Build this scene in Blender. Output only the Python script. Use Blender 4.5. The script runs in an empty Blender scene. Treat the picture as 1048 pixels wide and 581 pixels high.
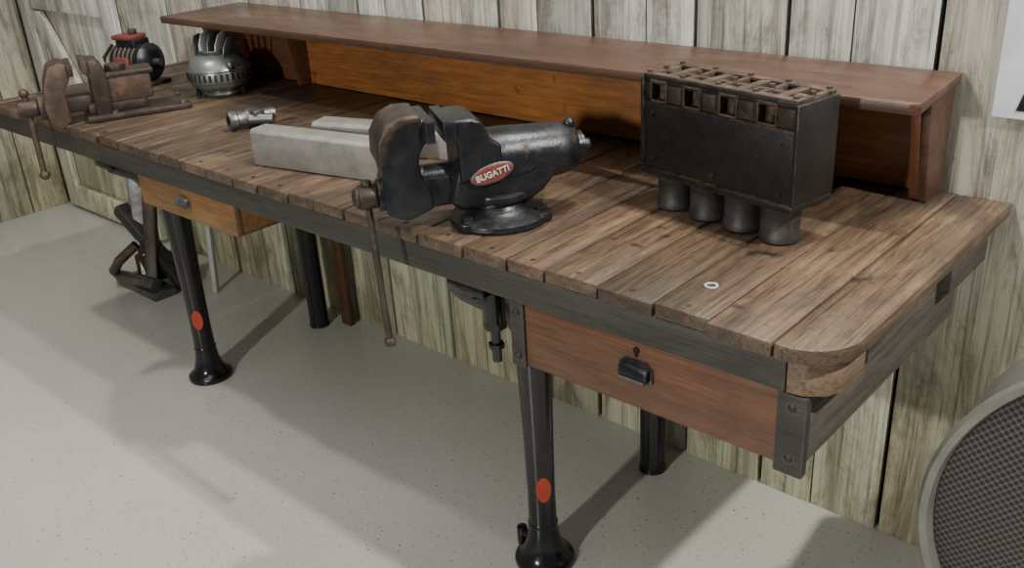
import bpy, bmesh, math, random
from mathutils import Matrix, Vector, Euler
random.seed(7)
R=math.radians
# ------------------------------------------------------------ materials
def newmat(name):
    m=bpy.data.materials.new(name); m.use_nodes=True
    nt=m.node_tree; nt.nodes.clear()
    out=nt.nodes.new('ShaderNodeOutputMaterial'); b=nt.nodes.new('ShaderNodeBsdfPrincipled')
    nt.links.new(b.outputs[0],out.inputs[0])
    return m,nt,b
def N(nt,t,**kw):
    n=nt.nodes.new(t)
    for k,v in kw.items():
        if k in n.inputs.keys(): n.inputs[k].default_value=v
        else: setattr(n,k,v)
    return n
def c4(c): return (c[0],c[1],c[2],1)
def coords(nt,scale,tintmul=7.0):
    tc=N(nt,'ShaderNodeTexCoord'); at=N(nt,'ShaderNodeAttribute',attribute_name='tint')
    mu=N(nt,'ShaderNodeMath',operation='MULTIPLY'); mu.inputs[1].default_value=tintmul
    nt.links.new(at.outputs['Fac'],mu.inputs[0])
    ad=N(nt,'ShaderNodeVectorMath',operation='ADD')
    nt.links.new(tc.outputs['Object'],ad.inputs[0]); nt.links.new(mu.outputs[0],ad.inputs[1])
    mp=N(nt,'ShaderNodeMapping'); mp.inputs['Scale'].default_value=scale
    nt.links.new(ad.outputs[0],mp.inputs[0])
    return tc,at,ad,mp
def noise(nt,vec,scale,detail=6,rough=.6,dist=0):
    n=N(nt,'ShaderNodeTexNoise'); n.inputs['Scale'].default_value=scale; n.inputs['Detail'].default_value=detail
    n.inputs['Roughness'].default_value=rough; n.inputs['Distortion'].default_value=dist
    nt.links.new(vec,n.inputs['Vector']); return n.outputs['Fac']
def ramp(nt,fac,stops):
    r=N(nt,'ShaderNodeValToRGB'); e=r.color_ramp.elements
    while len(e)<len(stops): e.new(.5)
    for i,(p,c) in enumerate(stops):
        e[i].position=p; e[i].color=c4(c) if isinstance(c,(tuple,list)) else (c,c,c,1)
    nt.links.new(fac,r.inputs[0]); return r.outputs[0]
def mix(nt,fac,a,b,mode='MIX'):
    m=N(nt,'ShaderNodeMix',data_type='RGBA',blend_type=mode)
    for s,v in ((m.inputs[0],fac),(m.inputs[6],a),(m.inputs[7],b)):
        if hasattr(v,'is_linked') : nt.links.new(v,s)
        elif isinstance(v,(tuple,list)): s.default_value=c4(v)
        else: s.default_value=v
    return m.outputs[2]
def mul(nt,a,b):
    n=N(nt,'ShaderNodeMath',operation='MULTIPLY')
    for s,v in zip(n.inputs,(a,b)):
        if hasattr(v,'is_linked'): nt.links.new(v,s)
        else: s.default_value=v
    return n.outputs[0]
def mapped(nt,vec,sc):
    m=N(nt,'ShaderNodeMapping'); m.inputs['Scale'].default_value=sc; nt.links.new(vec,m.inputs[0]); return m.outputs[0]
def edges(nt,rad,amt):   # worn-edge mask from the rounded-edge normal
    bv=N(nt,'ShaderNodeBevel'); bv.samples=4; bv.inputs['Radius'].default_value=rad
    g=N(nt,'ShaderNodeNewGeometry'); d=N(nt,'ShaderNodeVectorMath',operation='DOT_PRODUCT')
    nt.links.new(bv.outputs[0],d.inputs[0]); nt.links.new(g.outputs['Normal'],d.inputs[1])
    return ramp(nt,d.outputs['Value'],[(.88,amt),(.995,0.0)])
def bump(nt,b,h,strength=.3,dist=.002):
    n=N(nt,'ShaderNodeBump'); n.inputs['Strength'].default_value=strength; n.inputs['Distance'].default_value=dist
    nt.links.new(h,n.inputs['Height']); nt.links.new(n.outputs[0],b.inputs['Normal'])
def wood(name,c1,c2,dark,axis='X',stain=.5,rough=.6,line=.5,tv=.5,stscale=5,cross=45,grime=0.0,edge=None,scuff=None,sa=.6,marks=0,er=.004,ea=.8):
    m,nt,b=newmat(name); ax='XYZ'.index(axis)
    def asc(c,a):
        s=[c]*3; s[ax]=a; return s
    tc,at,ad,mp=coords(nt,asc(cross,2.2))
    O=tc.outputs['Object']
    g=noise(nt,mp.outputs[0],1,8,.65,.3)
    col=ramp(nt,g,[(.3,c1),(.7,c2)])
    if scuff:   # rubbed, bleached wear running with the grain
        g2=noise(nt,mapped(nt,ad.outputs[0],asc(30,5)),1,8,.75,.3); gf2=ramp(nt,g2,[(.48,0.0),(.68,sa)])
        g3=noise(nt,O,stscale*.8+.7,5,.6); gf3=ramp(nt,g3,[(.38,0.0),(.62,1.0)])
        col=mix(nt,mul(nt,gf2,gf3),col,scuff)
    st=noise(nt,mapped(nt,O,asc(stscale*1.6,stscale*.7)),1,8,.7,.5)
    sf=ramp(nt,st,[(.40,0.0),(.66,1.0)])
    col=mix(nt,mul(nt,sf,stain),col,dark)
    if grime:
        g1=noise(nt,mapped(nt,ad.outputs[0],asc(stscale*9,stscale*2)),1,9,.8,.8); gf=ramp(nt,g1,[(.46,0.0),(.68,grime)])
        col=mix(nt,gf,col,tuple(x*.75 for x in dark))
    if marks:   # oil spots and burns
        v1=noise(nt,O,13,4,.55,.3); vf=ramp(nt,v1,[(.64,0.0),(.70,marks)])
        col=mix(nt,vf,col,tuple(x*.6 for x in dark))
    l=noise(nt,mapped(nt,ad.outputs[0],asc(170,5)),1,4,.7)
    lf=ramp(nt,l,[(.36,1-line),(.52,1.0)])
    col=mix(nt,1.0,col,lf,'MULTIPLY')
    t=ramp(nt,at.outputs['Fac'],[(0,1-tv),(1,1.0)])
    col=mix(nt,1.0,col,t,'MULTIPLY')
    if edge:
        en=noise(nt,O,22,5,.7); ef=ramp(nt,en,[(.40,.1),(.58,1.0)])
        col=mix(nt,mul(nt,edges(nt,er,ea),ef),col,edge)
    nt.links.new(col,b.inputs['Base Color'])
    rr=ramp(nt,st,[(.35,rough-.12),(.65,min(1,rough+.12))]); nt.links.new(rr,b.inputs['Roughness'])
    bump(nt,b,l,.5,.002)
    return m
def metal(name,c1,c2,rust,amt=.4,metallic=.6,rough=.45,scale=18,bs=.25,dust=None,edge=None,da=.45):
    m,nt,b=newmat(name)
    tc,at,ad,mp=coords(nt,(1,1,1))
    n1=noise(nt,ad.outputs[0],scale,8,.7)
    col=ramp(nt,n1,[(.35,c1),(.65,c2)])
    n2=noise(nt,ad.outputs[0],scale*.6+3,8,.75,.4)
    rf=ramp(nt,n2,[(.62-amt*.3,0.0),(.76-amt*.2,1.0)])
    col=mix(nt,rf,col,rust)
    rr=ramp(nt,rf,[(0,rough),(1,.8)])
    if edge:
        en=noise(nt,tc.outputs['Object'],40,5,.7); ef=ramp(nt,en,[(.42,0.0),(.6,1.0)])
        col=mix(nt,mul(nt,edges(nt,.003,.85),ef),col,edge)
    if dust:
        g=N(nt,'ShaderNodeNewGeometry'); sp=N(nt,'ShaderNodeSeparateXYZ'); nt.links.new(g.outputs['True Normal'],sp.inputs[0])
        df=ramp(nt,sp.outputs[2],[(.3,0.0),(.95,1.0)]); dn=noise(nt,tc.outputs['Object'],28,7,.75); dnf=ramp(nt,dn,[(.42,0.0),(.70,da)])
        dd=mul(nt,df,dnf); col=mix(nt,dd,col,dust); rr=mix(nt,dd,rr,(.85,.85,.85))
        sn=noise(nt,tc.outputs['Object'],90,6,.8); snf=ramp(nt,sn,[(.64,0.0),(.72,da)]); col=mix(nt,snf,col,dust)
    nt.links.new(col,b.inputs['Base Color']); nt.links.new(rr,b.inputs['Roughness'])
    mm=ramp(nt,rf,[(0,metallic),(1,metallic*.25)]); nt.links.new(mm,b.inputs['Metallic'])
    n3=noise(nt,ad.outputs[0],scale*7,4,.6); bump(nt,b,n3,bs,.001)
    return m
def plain(name,c,rough=.5,metallic=0):
    m,nt,b=newmat(name)
    tc,at,ad,mp=coords(nt,(1,1,1))
    n=noise(nt,ad.outputs[0],30,5)
    col=ramp(nt,n,[(.3,tuple(x*.8 for x in c)),(.7,c)])
    nt.links.new(col,b.inputs['Base Color']); b.inputs['Roughness'].default_value=rough; b.inputs['Metallic'].default_value=metallic
    return m
M={}
M['top']=wood('worn_bench_oak',(.105,.066,.040),(.215,.142,.088),(.036,.026,.020),'Y',.85,.42,.55,.36,3.6,grime=.7,edge=(.035,.026,.02),scuff=(.30,.225,.155),sa=.75,marks=.8,er=.006,ea=.75)
M['apron']=wood('dark_painted_wood',(.026,.028,.023),(.048,.048,.039),(.015,.0145,.013),'X',.5,.55,.35,.15,6,grime=.25,edge=(.15,.115,.08),scuff=(.07,.062,.048),sa=.5)
M['endbeam']=wood('grey_weathered_beam',(.065,.060,.048),(.135,.122,.096),(.032,.029,.024),'Y',.5,.7,.5,.3,6,grime=.3,edge=(.18,.15,.11))
M['block']=wood('raw_wood_block',(.15,.10,.063),(.26,.185,.12),(.065,.048,.034),'Y',.5,.7,.4,.2,8,grime=.4)
M['drawer']=wood('drawer_redwood',(.095,.040,.019),(.165,.074,.036),(.048,.026,.017),'X',.7,.48,.3,.2,3.2,grime=.35,edge=(.05,.03,.02),scuff=(.19,.092,.048),sa=.4)
M['drawer2']=wood('drawer_pine',(.21,.105,.038),(.34,.18,.07),(.10,.05,.022),'X',.5,.5,.3,.2,6,grime=.4,edge=(.07,.04,.02))
M['shelf']=wood('shelf_board_stained',(.068,.032,.020),(.120,.060,.039),(.038,.023,.017),'X',.6,.36,.3,.2,3,grime=.4,edge=(.20,.12,.075),scuff=(.16,.092,.062),sa=.5,marks=.5)
M['panel']=wood('orange_panel_wood',(.31,.118,.030),(.50,.21,.060),(.14,.055,.022),'X',.7,.45,.3,.2,2.4,grime=.45,scuff=(.54,.27,.10),sa=.4,marks=.6)
M['panel_r']=wood('red_panel_wood',(.12,.042,.019),(.20,.077,.033),(.05,.026,.018),'X',.5,.5,.3,.2,4,grime=.4)
M['black']=metal('black_enamel',(.006,.006,.007),(.012,.012,.013),(.03,.022,.018),.05,.0,.17,20,.1)
M['badge']=plain('red_badge',(.45,.05,.025),.5)
M['visebk']=metal('blackened_iron',(.009,.011,.014),(.024,.026,.031),(.045,.034,.027),.15,.45,.30,22,.6,dust=(.075,.065,.052),edge=(.12,.11,.10),da=.35)
M['rust']=metal('rusty_iron',(.045,.033,.025),(.090,.058,.041),(.13,.07,.042),.25,.4,.48,30,.6)
M['rustdk']=metal('dark_rusty_iron',(.024,.019,.016),(.055,.039,.030),(.10,.058,.037),.25,.4,.48,30,.6,dust=(.12,.088,.065))
M['steel']=metal('worn_steel',(.10,.10,.10),(.2,.2,.2),(.07,.05,.035),.2,.8,.4,30,.3)
M['alu']=metal('dull_aluminium',(.19,.185,.17),(.30,.295,.275),(.13,.12,.10),.2,.35,.5,14,.3)
M['blockbk']=metal('sooty_cast_iron',(.006,.006,.006),(.014,.0137,.0132),(.030,.022,.016),.1,.15,.38,22,.6,dust=(.06,.045,.032),edge=(.14,.095,.058),da=.22)
M['toprust']=metal('crusted_rust',(.030,.023,.018),(.070,.048,.033),(.13,.088,.058),.35,.3,.6,45,.9,dust=(.15,.108,.075))
M['cylgrey']=metal('grey_cast_sleeve',(.028,.028,.028),(.065,.062,.057),(.08,.055,.038),.15,.5,.5,26,.4)
M['hole']=plain('deep_black',(.006,.005,.005),.9)
M['silver']=metal('grey_hammertone',(.13,.145,.14),(.21,.23,.22),(.09,.09,.08),.05,.55,.33,14,.15)
M['white']=plain('off_white_paint',(.46,.47,.45),.5)
M['redpaint']=metal('faded_red_paint',(.12,.028,.022),(.19,.045,.033),(.05,.03,.025),.35,.1,.5,30,.3)
M['rim']=metal('grey_painted_metal',(.15,.15,.14),(.22,.22,.20),(.11,.105,.095),.05,.3,.42,10,.1)

# wall boards
m,nt,b=newmat('whitewashed_boards')
tc,at,ad,mp=coords(nt,(26,26,1.1),9)
g=noise(nt,mp.outputs[0],1,9,.72,.5)
col=ramp(nt,g,[(.26,(.15,.14,.12)),(.39,(.38,.375,.345)),(.51,(.60,.60,.575)),(.8,(.72,.725,.70))])
pn=noise(nt,mapped(nt,ad.outputs[0],(11,11,2.6)),1,10,.80,.8); pf=ramp(nt,pn,[(.47,0.0),(.62,.8)]); col=mix(nt,pf,col,(.23,.21,.17))
fl=noise(nt,mapped(nt,ad.outputs[0],(120,120,2.5)),1,5,.7); ff=ramp(nt,fl,[(.36,.45),(.48,1.0)]); col=mix(nt,.85,col,ff,'MULTIPLY')
spn=noise(nt,ad.outputs[0],45,5,.8); spf=ramp(nt,spn,[(.61,0.0),(.70,.65)]); col=mix(nt,spf,col,(.14,.125,.10))
sw=noise(nt,mapped(nt,ad.outputs[0],(10,10,75)),1,6,.75,1.0); sf=ramp(nt,sw,[(.40,.75),(.5,1.0)]); col=mix(nt,pf,col,mix(nt,1.0,col,sf,'MULTIPLY'))
sep=N(nt,'ShaderNodeSeparateXYZ'); nt.links.new(tc.outputs['Object'],sep.inputs[0])
zf=ramp(nt,sep.outputs[2],[(.15,.9),(.95,0.0)]); col=mix(nt,zf,col,(.95,.95,.72),'MULTIPLY')
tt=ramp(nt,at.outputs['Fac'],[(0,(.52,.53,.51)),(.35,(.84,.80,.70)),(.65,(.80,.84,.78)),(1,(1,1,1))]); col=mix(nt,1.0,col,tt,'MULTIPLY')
nt.links.new(col,b.inputs['Base Color']); b.inputs['Roughness'].default_value=.7; bump(nt,b,g,.5,.004)
M['boards']=m
# floor
m,nt,b=newmat('speckled_epoxy_floor')
tc,at,ad,mp=coords(nt,(1,1,1))
big=noise(nt,tc.outputs['Object'],1.3,5,.6); col=ramp(nt,big,[(.3,(.44,.44,.405)),(.7,(.50,.50,.465))])
sp=noise(nt,tc.outputs['Object'],120,2,.5); s1=ramp(nt,sp,[(.66,0.0),(.71,1.0)]); col=mix(nt,s1,col,(.10,.10,.09))
fine=noise(nt,tc.outputs['Object'],300,2,.5); f1=ramp(nt,fine,[(.3,.86),(.7,1.0)]); col=mix(nt,1.0,col,f1,'MULTIPLY')
nt.links.new(col,b.inputs['Base Color']); b.inputs['Roughness'].default_value=.25; bump(nt,b,fine,.06,.001)
M['floor']=m
# grille
m,nt,b=newmat('perforated_grille')
tc,at,ad,mp=coords(nt,(1,0,1),0)
v=N(nt,'ShaderNodeTexVoronoi'); v.inputs['Scale'].default_value=95; v.inputs['Randomness'].default_value=.0
mp.inputs['Rotation'].default_value=(0,R(45),0)
nt.links.new(mp.outputs[0],v.inputs['Vector'])
col=ramp(nt,v.outputs['Distance'],[(.38,(.004,.004,.004)),(.47,(.075,.075,.07))])
nt.links.new(col,b.inputs['Base Color']); b.inputs['Roughness'].default_value=.5
M['grille']=m
# poster
m,nt,b=newmat('poster_print')
tc,at,ad,mp=coords(nt,(1,1,1))
n=noise(nt,tc.outputs['Object'],4,4); col=ramp(nt,n,[(.4,(.52,.54,.59)),(.6,(.68,.69,.74))])
nt.links.new(col,b.inputs['Base Color']); b.inputs['Roughness'].default_value=.4
M['poster']=m

# ------------------------------------------------------------ mesh builder
class B:
    def __init__(s,name,loc=(0,0,0),rotz=0,parent=None):
        s.name=name; s.bm=bmesh.new(); s.lay=s.bm.verts.layers.float.new('tint'); s.mats=[]; s.loc=loc; s.rotz=rotz; s.parent=parent
    def mi(s,k):
        if k not in s.mats: s.mats.append(k)
        return s.mats.index(k)
    def add(s,t,mat,X=None,bevel=0,seg=2,tint=None):
        bmesh.ops.recalc_face_normals(t,faces=t.faces[:])
        if bevel:
            ed=[e for e in t.edges if len(e.link_faces)==2 and e.calc_face_angle(0)>R(28)]
            bmesh.ops.bevel(t,geom=ed,offset=bevel,segments=seg,profile=.5,affect='EDGES',clamp_overlap=True)
        if X is not None: bmesh.ops.transform(t,matrix=X,verts=t.verts[:])
        L=t.verts.layers.float.new('tint'); tv=random.random() if tint is None else tint
        for v in t.verts: v[L]=tv
        i=s.mi(mat)
        for f in t.faces: f.material_index=i; f.smooth=True
        me=bpy.data.meshes.new('t'); t.to_mesh(me); t.free(); s.bm.from_mesh(me); bpy.data.meshes.remove(me)
    def box(s,lo,hi,mat,bevel=.002,rot=(0,0,0),tint=None,seg=2):
        t=bmesh.new(); bmesh.ops.create_cube(t,size=1)
        d=[max(1e-4,hi[i]-lo[i]) for i in range(3)]; c=[(hi[i]+lo[i])/2 for i in range(3)]
        bmesh.ops.scale(t,vec=d,verts=t.verts[:])
        s.add(t,mat,Matrix.Translation(c)@Euler(rot).to_matrix().to_4x4(),bevel,seg,tint)
    def beam(s,p0,p1,w,h,mat,bevel=.002,tint=None):
        p0=Vector(p0);p1=Vector(p1); d=p1-p0
        t=bmesh.new(); bmesh.ops.create_cube(t,size=1); bmesh.ops.scale(t,vec=(w,h,d.length),verts=t.verts[:])
        s.add(t,mat,Matrix.Translation((p0+p1)/2)@d.to_track_quat('Z','Y').to_matrix().to_4x4(),bevel,2,tint)
    def cyl(s,p0,p1,r0,mat,r1=None,seg=32,bevel=0,tint=None):
        p0=Vector(p0);p1=Vector(p1); d=p1-p0; r1=r0 if r1 is None else r1
        t=bmesh.new(); bmesh.ops.create_cone(t,cap_ends=True,segments=seg,radius1=r0,radius2=r1,depth=d.length)
        s.add(t,mat,Matrix.Translation((p0+p1)/2)@d.to_track_quat('Z','Y').to_matrix().to_4x4(),bevel,2,tint)
    def lathe(s,prof,mat,org=(0,0,0),axis=(0,0,1),seg=40,tint=None,sx=1,sy=1):
        t=bmesh.new(); rings=[]
        for r,z in prof:
            if r<1e-6: rings.append([t.verts.new((0,0,z))])
            else: rings.append([t.verts.new((sx*r*math.cos(2*math.pi*i/seg),sy*r*math.sin(2*math.pi*i/seg),z)) for i in range(seg)])
        for a,c in zip(rings,rings[1:]):
            for i in range(seg):
                j=(i+1)%seg
                if len(a)==1 and len(c)==1: continue
                if len(a)==1: t.faces.new((a[0],c[i],c[j]))
                elif len(c)==1: t.faces.new((a[i],a[j],c[0]))
                else: t.faces.new((a[i],a[j],c[j],c[i]))
        s.add(t,mat,Matrix.Translation(org)@Vector(axis).to_track_quat('Z','Y').to_matrix().to_4x4(),0,2,tint)
    def prism(s,poly,a,b_,mat,plane='XZ',bevel=.002,X=None,tint=None,seg=2):
        t=bmesh.new()
        def P(u,v,w): return {'XZ':(u,w,v),'XY':(u,v,w),'YZ':(w,u,v)}[plane]
        f0=[t.verts.new(P(u,v,a)) for u,v in poly]; f1=[t.verts.new(P(u,v,b_)) for u,v in poly]
        t.faces.new(f0); t.faces.new(list(reversed(f1)))
        n=len(poly)
        for i in range(n): t.faces.new((f0[i],f1[i],f1[(i+1)%n],f0[(i+1)%n]))
        s.add(t,mat,X,bevel,seg,tint)
    def tube(s,pts,r,mat,seg=14,tint=None):
        pts=[Vector(p) for p in pts]; t=bmesh.new(); rings=[]; rs=r if isinstance(r,list) else [r]*len(pts)
        up=Vector((.123,.231,.965)).normalized()
        for i,p in enumerate(pts):
            tg=(pts[min(i+1,len(pts)-1)]-pts[max(i-1,0)]).normalized()
            x=tg.cross(up)
            if x.length<.05: x=tg.cross(Vector((1,0,0)))
            x.normalize(); y=tg.cross(x)
            rings.append([t.verts.new(p+rs[i]*(math.cos(2*math.pi*k/seg)*x+math.sin(2*math.pi*k/seg)*y)) for k in range(seg)])
        for a,c in zip(rings,rings[1:]):
            for i in range(seg): t.faces.new((a[i],a[(i+1)%seg],c[(i+1)%seg],c[i]))
        t.faces.new(rings[0]); t.faces.new(list(reversed(rings[-1])))
        s.add(t,mat,None,0,2,tint)
    def ball(s,c,r,mat,sc=(1,1,1),tint=None):
        t=bmesh.new(); bmesh.ops.create_uvsphere(t,u_segments=24,v_segments=14,radius=r); bmesh.ops.scale(t,vec=sc,verts=t.verts[:])
        s.add(t,mat,Matrix.Translation(c),0,2,tint)
    def done(s):
        me=bpy.data.meshes.new(s.name); s.bm.to_mesh(me); s.bm.free()
        for k in s.mats: me.materials.append(M[k])
        me.set_sharp_from_angle(angle=R(38))
        o=bpy.data.objects.new(s.name,me); bpy.context.scene.collection.objects.link(o)
        o.location=s.loc; o.rotation_euler=(0,0,s.rotz)
        if s.parent: o.parent=s.parent
        return o

ZT=.88; WY=1.90
# ------------------------------------------------------------ room
w=B('floor'); w.box((-5.2,-3.5,-.05),(2.5,2.1,0),'floor',0); w.done()
w=B('wall_back')
seams=[-5.2,-4.95,-4.7,-4.42,-4.1,-3.83,-3.52,-3.25,-2.95,-2.66,-2.36,-2.07,-1.77,-1.46,-1.166,-.94,-.628,-.33,-.02,.28,.6,.9,1.2,1.5,1.8,2.1,2.5]
for a,c in zip(seams,seams[1:]):
    wd=c-a
    cuts=[a,c] if random.random()<.45 else [a,a+wd*random.uniform(.4,.6),c]
    for p,q in zip(cuts,cuts[1:]):
        g=random.choice([.005,.009,.011]) if q==c else .002
        yy=WY+random.uniform(0,.006)
        w.box((p+.002,yy,0.0),(q-g,yy+.022,2.7),'boards',.002)
w.box((-5.2,WY+.03,0),(2.5,WY+.1,2.7),'hole',0)
w.done()
w=B('wall_left')
y=-2.5
while y<1.88:
    y2=min(y+random.uniform(.16,.26),1.895)
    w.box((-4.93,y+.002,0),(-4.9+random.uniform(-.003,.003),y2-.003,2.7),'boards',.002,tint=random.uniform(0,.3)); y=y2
w.box((-5.0,-2.5,0),(-4.935,1.895,2.7),'hole',0)
w.done()
w=B('door_1')
dy0,dy1=WY-.032,WY-.004
for x in (-4.82,-4.02): w.box((x,dy0,.02),(x+.11,dy1,2.1),'boards',.002,tint=.9)
for z in (.02,1.0,1.98): w.box((-4.71,dy0+.001,z),(-4.02,dy1,z+.11),'boards',.002,tint=.85)
w.prism([(-4.70,1.115),(-4.60,1.115),(-4.03,1.90),(-4.03,1.97),(-4.10,1.97),(-4.70,1.20)],dy0+.003,dy1,'boards','XZ',.002,tint=.95)
w.prism([(-4.03,.135),(-4.13,.135),(-4.70,.92),(-4.70,.99),(-4.63,.99),(-4.03,.22)],dy0+.003,dy1,'boards','XZ',.002,tint=.8)
w.done()

# ------------------------------------------------------------ workbench
k=B('workbench')
XL,XR=-3.40,-.452; YF,YB=1.134,1.885; YR=YF-.006
xs=[XR-.10,XR-.21]; x=XR-.21
while x>XL+.13:
    x-=random.uniform(.085,.125); xs.append(x)
xs.append(XL)
rad=.085
arc=[(XR-rad+rad*math.sin(t),YR+rad-rad*math.cos(t)) for t in [i*math.pi/2/10 for i in range(11)]]
full=[(XR-.0980,YR)]+arc+[(XR,YB),(XR-.0980,YB)]
k.prism(full,ZT-.026,ZT,'top','XY',.003,tint=.75)
k.box((XR-.21,YR,ZT-.026),(XR-.1015,YB,ZT),'top',.003,tint=.9)
for a,c in zip(xs[1:],xs[2:]):
    j=random.uniform(-.003,.003); z=ZT+random.uniform(-.0025,.0005)
    k.box((c+.0018,YF+j+.004,z-.026),(a-.0018,YB,z),'top',.0035)
for a,c in zip(xs,xs[1:]):
    for yy in (YF+.03,YB-.12):
        k.cyl(((a+c)/2,yy,ZT-.003),((a+c)/2,yy,ZT-.0004),.0045,'rustdk',seg=12)
# apron and frame
k.box((XL+.02,YF+.008,ZT-.085),(-.535,YF+.05,ZT-.027),'apron',.003,tint=1)
k.prism([(-.534,YF+.010),(-.505,YF+.014),(-.480,YF+.034),(-.468,YF+.06),(-.466,YF+.13),(-.534,YF+.13)],ZT-.085,ZT-.0262,'block','XY',.002,tint=.8)
k.box((XL+.02,YB-.06,ZT-.10),(-.53,YB-.01,ZT-.027),'apron',.003)
for xx in (XL+.03,-2.72,-2.0,-1.25):
    k.box((xx,YF+.05,ZT-.085),(xx+.06,YB-.06,ZT-.027),'apron',.003)
k.box((-.545,1.165,.665),(-.505,1.80,.788),'endbeam',.003,tint=1)
k.box((-.535,1.30,.790),(-.475,1.50,ZT-.027),'endbeam',.003,tint=1)
k.box((-.56,1.68,.76),(-.480,YB-.01,ZT-.027),'endbeam',.003,tint=.3)
# right drawer
k.box((-1.055,1.152,.662),(-.545,1.172,.792),'drawer',.002,tint=.9)
k.box((-1.055,1.172,.662),(-1.04,1.6,.79),'drawer',.002)
k.box((-1.055,1.172,.662),(-.55,1.6,.672),'drawer',.002)
k.box((-1.09,1.148,.655),(-1.056,1.19,.795),'apron',.003,tint=1)
k.box((-.548,1.146,.650),(-.500,1.165,.793),'apron',.003,tint=1)
for xx,zz in ((-1.073,.77),(-1.073,.68),(-.523,.77),(-.523,.68)):
    k.ball((xx,1.147,zz),.008,'rustdk',(1,.5,1))
# left drawer
k.box((-2.47,1.150,.708),(-2.0,1.168,.795),'drawer2',.002)
for xx in (-2.47,-2.013): k.box((xx,1.168,.708),(xx+.013,1.42,.79),'drawer2',.002,tint=0)
k.box((-2.47,1.168,.708),(-2.0,1.42,.716),'drawer2',.002,tint=0)
k.box((-2.5,1.42,.72),(-1.98,1.44,.80),'apron',.002)
k.box((-2.60,1.845,.0),(-2.55,1.865,.80),'drawer',.002)  # upright wooden slat near the wall, merged into the bench mesh
# legs
def leg(x,y,front=True):
    if front:
        prof=[(0,0),(.070,0),(.072,.006),(.070,.014),(.058,.022),(.047,.04),(.038,.07),(.033,.11),(.032,.2),(.034,.35),(.038,.5),(.043,.64),(.05,.72),(.056,.77),(.056,.80),(0,.80)]
        k.lathe(prof,'black',(x,y,0))
        k.lathe([(.0325,0),(.0355,.004),(.0355,.008),(.0325,.012)],'black',(x,y,.105))
        k.tube([(x,y,.60),(x,y-.04,.69),(x,y-.09,.75),(x,y-.16,.785)],[.035,.042,.038,.03],'black')
        k.tube([(x,y,.62),(x,y+.06,.70),(x,y+.16,.755),(x,y+.42,.775)],[.035,.036,.03,.026],'black')
        k.box((x-.05,y-.19,.775),(x+.05,y+.5,.795),'black',.004)
        a=R(-38); d=Vector((math.cos(a),math.sin(a),0))
        p=Vector((x,y,.222))+d*.0305
        t=bmesh.new(); bmesh.ops.create_cone(t,cap_ends=True,segments=28,radius1=1,radius2=1,depth=1)
        bmesh.ops.scale(t,vec=(.017,.034,.006),verts=t.verts[:])
        k.add(t,'badge',Matrix.Translation(p)@d.to_track_quat('Z','Y').to_matrix().to_4x4())
    else:
        k.lathe([(0,0),(.037,0),(.037,.01),(.034,.015),(.034,.78),(.05,.8),(0,.8)],'black',(x,y,0))
for xx in (-2.66,-1.20):
    leg(xx,1.333); leg(xx,1.79,False)
k.cyl((-1.275,1.34,0),(-1.275,1.34,.055),.013,'black',bevel=.004); k.cyl((-1.275,1.34,.04),(-1.22,1.335,.045),.010,'black')
# hanging clamp bolt below top
k.tube([(-1.235,1.19,.79),(-1.215,1.195,.765),(-1.18,1.20,.735)],[.05,.042,.022],'black')
k.cyl((-1.18,1.20,.80),(-1.18,1.20,.70),.022,'black')
k.cyl((-1.18,1.20,.70),(-1.18,1.20,.685),.024,'black',seg=6)
k.cyl((-1.18,1.20,.69),(-1.18,1.20,.61),.010,'black')
k.cyl((-1.18,1.20,.65),(-1.18,1.20,.64),.017,'black',seg=6)
def pull(x,y,z,sc=1,mat='rustdk'):
    oc=[(-.034,-.012),(-.028,-.018),(.028,-.018),(.034,-.012),(.034,.010),(.022,.020),(-.022,.020),(-.034,.010)]
    k.prism([(x+a*sc,z+c*sc) for a,c in oc],y-.003,y+.001,mat,'XZ',.001)
    k.prism([(y-.001,z+.014*sc),(y-.012*sc,z+.009*sc),(y-.016*sc,z-.004*sc),(y-.015*sc,z-.013*sc),(y-.011*sc,z-.013*sc),(y-.012*sc,z-.003*sc),(y-.008*sc,z+.004*sc),(y-.001,z+.007*sc)],x-.027*sc,x+.027*sc,mat,'YZ',.0015)
    for s_ in (-1,1):
        k.prism([(y-.001,z+.014*sc),(y-.012*sc,z+.009*sc),(y-.016*sc,z-.004*sc),(y-.015*sc,z-.013*sc),(y-.001,z-.013*sc)],x+s_*.027*sc-.002,x+s_*.027*sc+.002,mat,'YZ',.001)
        k.ball((x+s_*.031*sc,y-.003,z-.013*sc),.004*sc,'steel')
    k.cyl((x-.026*sc,y-.0165*sc,z-.012*sc),(x+.026*sc,y-.0165*sc,z-.012*sc),.0025*sc,'steel',seg=10)
pull(-.806,1.152,.737,1.0,'visebk')
k.cyl((-.806,1.153,.775),(-.806,1.149,.775),.006,'hole',seg=12); k.box((-.808,1.1485,.763),(-.804,1.153,.774),'hole',0)
pull(-2.235,1.150,.757,.85,'steel')
k.done()

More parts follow.
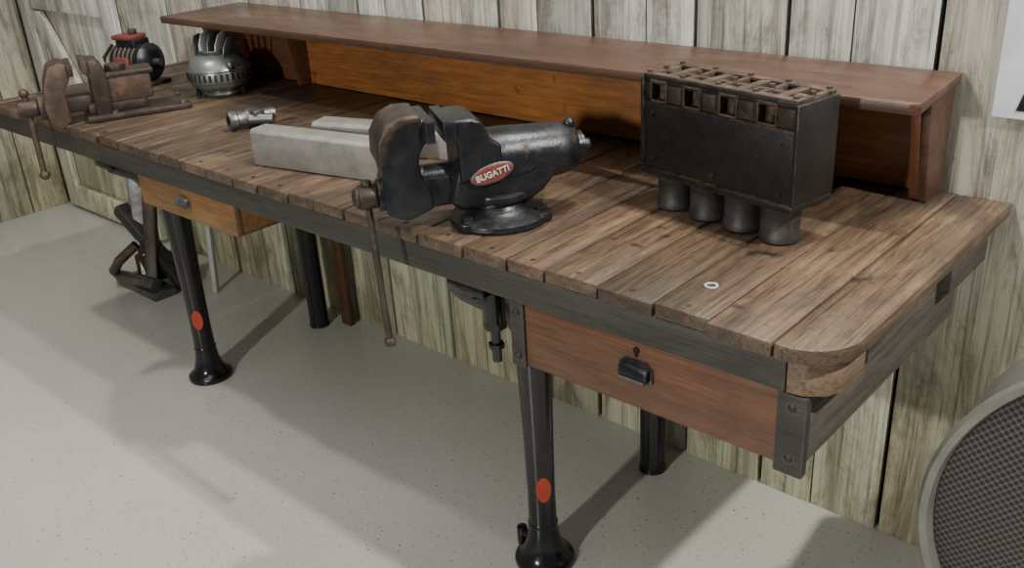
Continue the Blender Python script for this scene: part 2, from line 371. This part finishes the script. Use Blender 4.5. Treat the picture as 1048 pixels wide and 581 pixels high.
# ------------------------------------------------------------ shelf on the bench
s=B('bench_back_shelf')
ZS=1.118
s.prism([(-2.97,1.575),(-1.7,1.60),(-.570,1.622),(-.556,1.635),(-.575,1.885),(-2.98,1.885)],ZS-.022,ZS,'shelf','XY',.004,tint=.9)
s.box((-2.60,1.865,ZT+.001),(-.62,1.88,ZS-.023),'panel',.002,tint=.9)
s.box((-2.96,1.865,ZT+.001),(-2.615,1.88,ZS-.023),'panel_r',.002,tint=.9)
s.prism([(1.82,ZT+.001),(1.88,ZT+.001),(1.88,ZS-.023),(1.78,ZS-.023)],-2.615,-2.60,'panel_r','YZ',.002)
s.prism([(1.81,ZT+.001),(1.88,ZT+.001),(1.88,ZS-.023),(1.76,ZS-.023)],-.620,-.600,'panel_r','YZ',.002)
s.prism([(1.80,ZT+.001),(1.88,ZT+.001),(1.88,ZS-.023),(1.76,ZS-.023)],-.598,-.582,'shelf','YZ',.002)
s.prism([(1.78,ZT+.001),(1.88,ZT+.001),(1.88,ZS-.023),(1.70,ZS-.023)],-2.965,-2.95,'panel_r','YZ',.002)
s.done()

# ------------------------------------------------------------ big vise (local: +x = towards moving jaw)
v=B('bench_vise',(-1.225,1.30,ZT+.0005),math.atan2(-.85,-.53))
bo=.014
v.lathe([(0,0),(.098,0),(.100,.004),(.098,.012),(.088,.017),(.07,.022),(.058,.032),(.05,.05),(.048,.075),(0,.075)],'visebk',(bo,0,0))
for a in (30,150,270):
    a=R(a); c=(bo+.086*math.cos(a),.086*math.sin(a))
    v.cyl((c[0],c[1],0),(c[0],c[1],.017),.022,'visebk',bevel=.003); v.cyl((c[0],c[1],.017),(c[0],c[1],.025),.010,'visebk',seg=6)
v.cyl((bo,0,.045),(bo,0,.062),.064,'visebk',bevel=.004)
bx=[(0,-.165),(.024,-.165),(.03,-.162),(.03,-.15),(.041,-.147),(.048,-.14),(.053,-.11),(.056,-.05),(.059,0),(.059,.06),(.052,.075),(0,.075)]
v.lathe(bx,'visebk',(0,0,.125),(1,0,0))
v.cyl((-.165,0,.125),(-.18,0,.125),.013,'visebk',seg=16,bevel=.003)
v.ball((-.135,.01,.175),.012,'visebk')
v.prism([(-.07,.06),(-.115,.11),(-.09,.15),(.04,.165),(.10,.13),(.12,.06),(.10,.038),(-.035,.038)],-.050,.050,'visebk','XZ',.018,seg=4)
# fixed jaw
v.prism([(.015,.10),(.015,.165),(.035,.178),(.045,.20),(.052,.215),(.070,.222),(.112,.222),(.112,.192),(.100,.180),(.098,.10)],-.060,.060,'visebk','XZ',.007,seg=3)
v.box((.104,-.068,.186),(.126,.068,.224),'visebk',.003)
# moving jaw
v.prism([(.150,.055),(.157,.10),(.172,.13),(.172,.160),(.158,.182),(.147,.190),(.147,.224),(.165,.234),(.20,.234),(.225,.222),(.240,.195),(.244,.16),(.240,.12),(.246,.085),(.24,.05),(.205,.038)],-.052,.052,'visebk','XZ',.009,seg=3)
v.prism([(.160,.222),(.165,.240),(.20,.241),(.229,.228),(.247,.197),(.250,.150),(.234,.150),(.228,.19),(.212,.212),(.195,.222)],-.057,.057,'rustdk','XZ',.007,seg=3)
v.box((.141,-.068,.186),(.160,.068,.228),'visebk',.003)
v.box((.02,-.03,.050),(.235,.03,.112),'visebk',.008)
v.cyl((.02,0,.105),(.2,0,.105),.024,'visebk')
# screw boss, hub and handle
v.cyl((.235,0,.082),(.252,0,.082),.032,'visebk',bevel=.004)
v.cyl((.252,0,.082),(.288,0,.082),.024,'rustdk',r1=.025,bevel=.004)
v.ball((.290,0,.082),.021,'rustdk',(.5,1,1))
v.tube([(.271,.004,.112),(.271,.002,.06),(.270,.022,-.04),(.269,.044,-.14),(.268,.057,-.20)],.0068,'rustdk')
v.cyl((.268,.0565,-.195),(.268,.060,-.210),.011,'rustdk',bevel=.003); v.cyl((.271,.004,.105),(.271,.004,.116),.010,'rustdk',bevel=.003)
# name plate on the side
TL=R(14)
def plate(sx,sz,y,mat):
    t=bmesh.new(); bmesh.ops.create_cone(t,cap_ends=True,segments=36,radius1=1,radius2=1,depth=1)
    bmesh.ops.scale(t,vec=(sx,sz,.008),verts=t.verts[:])
    v.add(t,mat,Matrix.Translation((.038,y,.112))@Matrix.Rotation(TL,4,'Y')@Euler((R(-90),0,0)).to_matrix().to_4x4(),.001,1)
plate(.044,.0185,.0575,'steel'); plate(.041,.0160,.0585,'redpaint')
vo=v.done()
tx=bpy.data.curves.new('raised_letters','FONT'); tx.body='BUGATTI'; tx.size=.0165; tx.align_x='CENTER'; tx.align_y='CENTER'; tx.extrude=.0012; tx.offset=.0003; tx.materials.append(M['white'])
to=bpy.data.objects.new('raised_letters',tx); bpy.context.scene.collection.objects.link(to); to.parent=vo
to.matrix_local=Matrix.Translation((.038,.0630,.112))@Matrix.Rotation(TL,4,'Y')@Euler((R(90),0,R(180))).to_matrix().to_4x4()

# ------------------------------------------------------------ old rusty vise on the left
v=B('bench_vise.001',(-2.83,1.27,ZT+.0005),math.atan2(-.93,-.36))
v.box((-.24,-.075,0),(.06,.075,.016),'rustdk',.004)
v.box((-.12,-.04,.016),(.05,.04,.05),'rustdk',.008)
v.box((-.14,-.045,.045),(.02,.045,.125),'rust',.006)
v.box((-.15,-.05,.118),(.0,.05,.132),'rustdk',.003)
v.prism([(-.01,.0),(-.02,.10),(-.015,.15),(.0,.175),(.035,.178),(.04,.15),(.03,.12),(.03,0)],-.055,.055,'rustdk','XZ',.006)
v.box((.028,-.062,.14),(.045,.062,.18),'rust',.002)
v.box((.0,-.03,.03),(.17,.03,.075),'rustdk',.006)
v.prism([(.10,.01),(.105,.10),(.085,.125),(.078,.14),(.078,.172),(.105,.182),(.135,.17),(.155,.12),(.165,.06),(.16,.01),(.13,-.01)],-.055,.055,'rust','XZ',.006)
v.box((.068,-.062,.138),(.084,.062,.175),'rustdk',.002)
v.cyl((.15,0,.055),(.18,0,.055),.04,'rustdk',bevel=.004)
v.cyl((.18,0,.055),(.235,0,.055),.026,'rustdk',bevel=.004)
v.tube([(.21,.0,.10),(.21,.0,.02),(.212,.008,-.14)],.009,'rust'); v.ball((.212,.008,-.145),.015,'rust'); v.ball((.21,0,.10),.014,'rust')
v.cyl((-.05,0,.13),(-.05,0,.15),.03,'rustdk',bevel=.003)
for xx in (-.22,-.02):
    for yy in (-.06,.06): v.cyl((xx,yy,.016),(xx,yy,.024),.009,'steel',seg=6)
v.done()

# ------------------------------------------------------------ engine cylinder block
e=B('engine_cylinder_block',(-.850,1.522,ZT+.0005),R(-10))
Lx,Wy=.175,.054
for i in range(4):
    x=-.126+i*.084
    e.lathe([(0,0),(.033,0),(.037,.003),(.037,.014),(.035,.018),(.035,.058),(.039,.066),(.039,.078),(0,.078)],'cylgrey',(x,-.012,0))
e.box((-Lx,-Wy,.074),(Lx,Wy,.215),'blockbk',.004)
e.box((-Lx-.004,-Wy-.004,.07),(Lx+.004,Wy+.004,.084),'blockbk',.003)
e.box((Lx-.002,-Wy-.003,.085),(Lx+.006,Wy+.003,.26),'blockbk',.002)
e.box((-Lx-.006,-Wy-.003,.085),(-Lx+.002,Wy+.003,.26),'blockbk',.002)
for sy in (-1,1):
    ya,yb=sorted((sy*Wy,sy*(Wy-.012)))
    e.box((-Lx,ya,.213),(Lx,yb,.220),'blockbk',.001); e.box((-Lx,ya,.25),(Lx,yb,.266),'blockbk',.002)
    wins=[(-.152,-.118),(-.070,-.036),(.014,.048),(.098,.132)]
    ee=[-Lx]+[q for w_ in wins for q in w_]+[Lx]
    for a,c in zip(ee[::2],ee[1::2]): e.box((a,ya,.215),(c,yb,.256),'blockbk',.001)
    for a,c in wins:
        for (p,q,r_,t_) in ((a-.004,a,.216,.257),(c,c+.004,.216,.257),(a-.004,c+.004,.216,.220),(a-.004,c+.004,.253,.257)):
            y0,y1=sorted((sy*(Wy+.0015),sy*(Wy-.006))); e.box((p,y0,r_),(q,y1,t_),'toprust',.001)
    for a,c in wins:
        y0,y1=sorted((sy*(Wy+.001),sy*(Wy-.004)))
        e.box((c+.007,y0,.221),(c+.037,y1,.251),'rustdk',.002)
e.box((-Lx,-.006,.215),(Lx,.006,.264),'toprust',.002)
e.box((-Lx,-Wy,.262),(Lx,-Wy+.018,.268),'toprust',.002); e.box((-Lx,Wy-.018,.262),(Lx,Wy,.268),'toprust',.002)
for i in range(9):
    x=-.166+i*.0415
    wd=.010 if i%2 else .006
    e.box((x-wd,-Wy+.002,.235),(x+wd,Wy-.002,.2665),'toprust',.002)
for i in range(8):
    x=-.145+i*.0415
    for sy in (-.026,.026):
        if i%2==0: e.cyl((x,sy,.214),(x,sy,.248),.011,'rust',seg=16)
        else: e.box((x-.016,sy-.012,.214),(x+.016,sy+.012,.240),'rustdk',.003)
for x in (-.166,-.083,0,.083,.166):
    for sy in (-.045,.0,.045): e.cyl((x,sy,.26),(x,sy,.273),.0055,'toprust',seg=8)
for x,z in ((-.15,.1),(.15,.1),(0,.1),(-.15,.19),(.15,.19)):
    e.cyl((x,-Wy+.001,z),(x,-Wy-.004,z),.0045,'blockbk',seg=8)
e.done()

# ------------------------------------------------------------ aluminium channels
def channel(name,p0,p1,dep,h,th=.006):
    p0=Vector(p0);p1=Vector(p1); d=p1-p0; L=d.length
    c=B(name,(p0.x,p0.y,ZT+.001),math.atan2(d.y,d.x))
    poly=[(0,0),(th,0),(th,h-th*1.5),(th*2,h-th),(dep-th*2,h-th),(dep-th,h-th*1.5),(dep-th,0),(dep,0),(dep,h-.008),(dep-.008,h),(.008,h),(0,h-.008)]
    c.prism(poly,0,L,'alu','YZ',.0015)
    c.done()
channel('aluminium_channel',(-1.985,1.222,0),(-1.58,1.305,0),.065,.088)
channel('aluminium_channel.001',(-1.96,1.385,0),(-1.40,1.56,0),.07,.07)
c=B('pipe_coupling',(-2.32,1.37,ZT+.001),0)
c.lathe([(.013,-.0),(.024,0),(.026,.004),(.026,.02),(.021,.024),(.021,.05),(.024,.054),(.024,.085),(.018,.09),(.018,.13),(0,.13)],'steel',(0,0,.0265),(.25,.95,0))
c.lathe([(0,.004),(.014,.004),(.014,.0)],'hole',(0,0,.0265),(.25,.95,0))
c.box((-.005,.05,.035),(.055,.085,.05),'steel',.004); c.cyl((.03,.05,.0265),(.085,.09,.0265),.014,'steel')
c.done()

# ------------------------------------------------------------ domed heater with fins
h=B('round_blower_heater',(-2.765,1.635,ZT+.0005),R(20))
h.lathe([(0,0),(.06,0),(.065,.006),(.06,.014),(.075,.02),(.093,.035),(.101,.055),(.102,.07),(.098,.088),(.088,.106),(.07,.122),(.05,.13),(.045,.132),(0,.132)],'silver')
for z,r in ((.048,.1005),(.082,.1005)):
    h.lathe([(r-.002,z-.002),(r+.003,z),(r-.002,z+.002)],'steel')
for i in range(36):
    a=2*math.pi*i/36
    t=bmesh.new(); bmesh.ops.create_cube(t,size=1); bmesh.ops.scale(t,vec=(.006,.007,.022),verts=t.verts[:])
    h.add(t,'hole',Matrix.Translation((.1005*math.cos(a),.1005*math.sin(a),.065))@Matrix.Rotation(a,4,'Z'))
h.lathe([(.052,.12),(.056,.138),(.05,.142),(.044,.138),(.044,.125)],'steel')
for i in range(5):
    x=-.034+i*.017
    h.prism([(-.045,.12),(.045,.12),(.036,.17),(.015,.195+.006*(i%2)),(-.02,.19),(-.04,.16)],x-.0025,x+.0025,'white' if i%2 else 'silver','YZ',.001,X=Matrix.Rotation(R(-10+5*i),4,'Y'))
h.ball((.085,-.05,.10),.012,'steel')
for a in (0,120,240): h.cyl((.08*math.cos(R(a)),.08*math.sin(R(a)),0),(.08*math.cos(R(a)),.08*math.sin(R(a)),.03),.008,'hole')
h.done()

# ------------------------------------------------------------ magneto motor at far left
g=B('magneto_motor',(-3.17,1.565,ZT+.0005),R(15))
g.box((-.09,-.055,0),(.09,.055,.014),'rustdk',.003)
g.box((-.05,-.045,.012),(.05,.045,.05),'visebk',.006)
g.lathe([(0,-.085),(.028,-.085),(.032,-.08),(.05,-.072),(.058,-.06),(.058,.055),(.062,.06),(.062,.07),(.045,.085),(.02,.09),(0,.09)],'visebk',(0,0,.078),(1,0,0))
for x in (-.04,-.02,0,.02,.04): g.lathe([(.056,x-.004),(.063,x),(.056,x+.004)],'rustdk',(0,0,.078),(1,0,0))
g.box((-.045,-.035,.125),(.045,.035,.155),'visebk',.006)
g.box((-.055,-.04,.152),(.03,.04,.168),'redpaint',.005)
g.cyl((.01,0,.165),(.01,0,.185),.014,'rustdk',bevel=.002)
for a in range(6):
    a=R(60*a); g.cyl((.068,.045*math.cos(a),.078+.045*math.sin(a)),(.078,.045*math.cos(a),.078+.045*math.sin(a)),.006,'rust',seg=8)
g.cyl((.085,0,.078),(.115,0,.078),.012,'steel'); g.cyl((-.085,0,.078),(-.1,0,.078),.03,'redpaint',bevel=.003)
g.box((-.04,-.066,.05),(.03,-.05,.10),'redpaint',.006)
g.tube([(-.04,-.05,.14),(-.07,-.07,.10),(-.06,-.08,.05),(-.03,-.07,.02)],.006,'hole',8)
g.done()
c=B('loose_washer',(-.722,1.244,ZT+.0004))
c.lathe([(.008,0),(.0115,0),(.0115,.0022),(.008,.0022),(.008,0)],'white'); c.done()

# ------------------------------------------------------------ round drum with grille
d=B('round_drum_fan',(-.045,1.60,.40),0)
ax=Vector((.12,-.99,0)).normalized()
q=1.06
P=lambda L:[(r*q,z) for r,z in L]
d.lathe(P([(0,-.2),(.33,-.2),(.355,-.18),(.36,-.0),(.372,.004),(.378,.012),(.372,.022),(.360,.021),(.355,.012),(.353,-.004)]),'rim',(0,0,0),ax,96)
d.lathe(P([(.355,-.002),(.30,.008),(.2,.018),(.1,.024),(0,.026)]),'grille',(0,0,0),ax,96)
d.box((-.2,-.02,-.40),(-.14,.16,-.30),'rim',.004); d.box((.14,-.02,-.40),(.2,.16,-.30),'rim',.004)
d.done()
# ------------------------------------------------------------ poster
p=B('wall_poster')
p.box((-.515,WY-.006,1.04),(.1,WY-.002,1.9),'poster',0)
p.prism([(-.475,1.055),(-.30,1.055),(-.30,1.3),(-.36,1.25),(-.42,1.18),(-.44,1.12),(-.465,1.09)],WY-.0075,WY-.0062,'visebk','XZ',0)
p.done()

# ------------------------------------------------------------ things on the floor by the wall
q=B('rusty_iron_scrap_pile')
q.beam((-3.50,1.60,.03),(-3.72,1.74,.50),.09,.03,'steel',.006)
q.beam((-3.44,1.56,.02),(-3.60,1.72,.42),.05,.04,'rustdk',.006)
q.beam((-3.36,1.66,.02),(-3.70,1.62,.30),.06,.05,'cylgrey',.008)
q.box((-3.66,1.52,0),(-3.36,1.62,.03),'steel',.005)
q.box((-3.60,1.58,.03),(-3.46,1.70,.13),'rustdk',.015)
q.tube([(-3.70,1.55,.02),(-3.62,1.50,.08),(-3.55,1.50,.14),(-3.5,1.56,.2)],.02,'rust')
q.cyl((-3.62,1.52,.05),(-3.40,1.56,.05),.025,'steel')
q.done()
q=B('leaning_white_stick'); q.beam((-3.24,1.72,.0),(-3.27,1.80,.75),.02,.02,'white'); q.done()

# ------------------------------------------------------------ lights
def spot(name,loc,tgt,e,size,ang=70,blend=.6,col=(1,.96,.9)):
    l=bpy.data.lights.new(name,'SPOT'); l.energy=e; l.shadow_soft_size=size; l.spot_size=R(ang); l.spot_blend=blend; l.color=col
    o=bpy.data.objects.new(name,l); bpy.context.scene.collection.objects.link(o); o.location=loc
    o.rotation_euler=(Vector(tgt)-Vector(loc)).to_track_quat('-Z','Y').to_euler()
spot('spot_light_key',(1.1,1.25,3.0),(-1.8,1.2,.4),450,.05,90,col=(1,.94,.85))
spot('spot_light_front',(-.9,-2.4,2.1),(-1.7,1.8,.8),360,.08,85,col=(1,.95,.87))  # unseen lamp, set low and far out to light the panel beneath the shelf
spot('spot_light_rear',(-.6,1.7,3.3),(-2.0,.8,0),240,.04,90,col=(1,.97,.91))
spot('spot_light_left',(-3.0,.6,3.2),(-3.1,1.7,.9),120,.06,75,col=(1,.94,.84))  # unseen spot, added to brighten the far left end
l=bpy.data.lights.new('overhead_fill_light','AREA'); l.energy=40; l.shape='RECTANGLE'; l.size=3; l.size_y=2  # unseen area fill from above for soft general light, no real fixture
o=bpy.data.objects.new('overhead_fill_light',l); bpy.context.scene.collection.objects.link(o); o.location=(-1.5,0,3.4)
wd=bpy.data.worlds.new('world'); wd.use_nodes=True; bpy.context.scene.world=wd
wd.node_tree.nodes['Background'].inputs[0].default_value=(.98,.98,1,1); wd.node_tree.nodes['Background'].inputs[1].default_value=.17

# ------------------------------------------------------------ camera
Z=Vector((-131,2110,971)).normalized(); Y=Vector((974,507,-971)); Y=(Y-Y.dot(Z)*Z).normalized(); X=Y.cross(Z)
Mx=Matrix((X,Y,Z)).to_4x4(); Mx.translation=Vector((0,0,1.55))
cam=bpy.data.cameras.new('camera'); cam.lens=36*971/1048; cam.sensor_width=36; cam.clip_start=.02
co=bpy.data.objects.new('camera',cam); bpy.context.scene.collection.objects.link(co); co.matrix_world=Mx
bpy.context.scene.camera=co
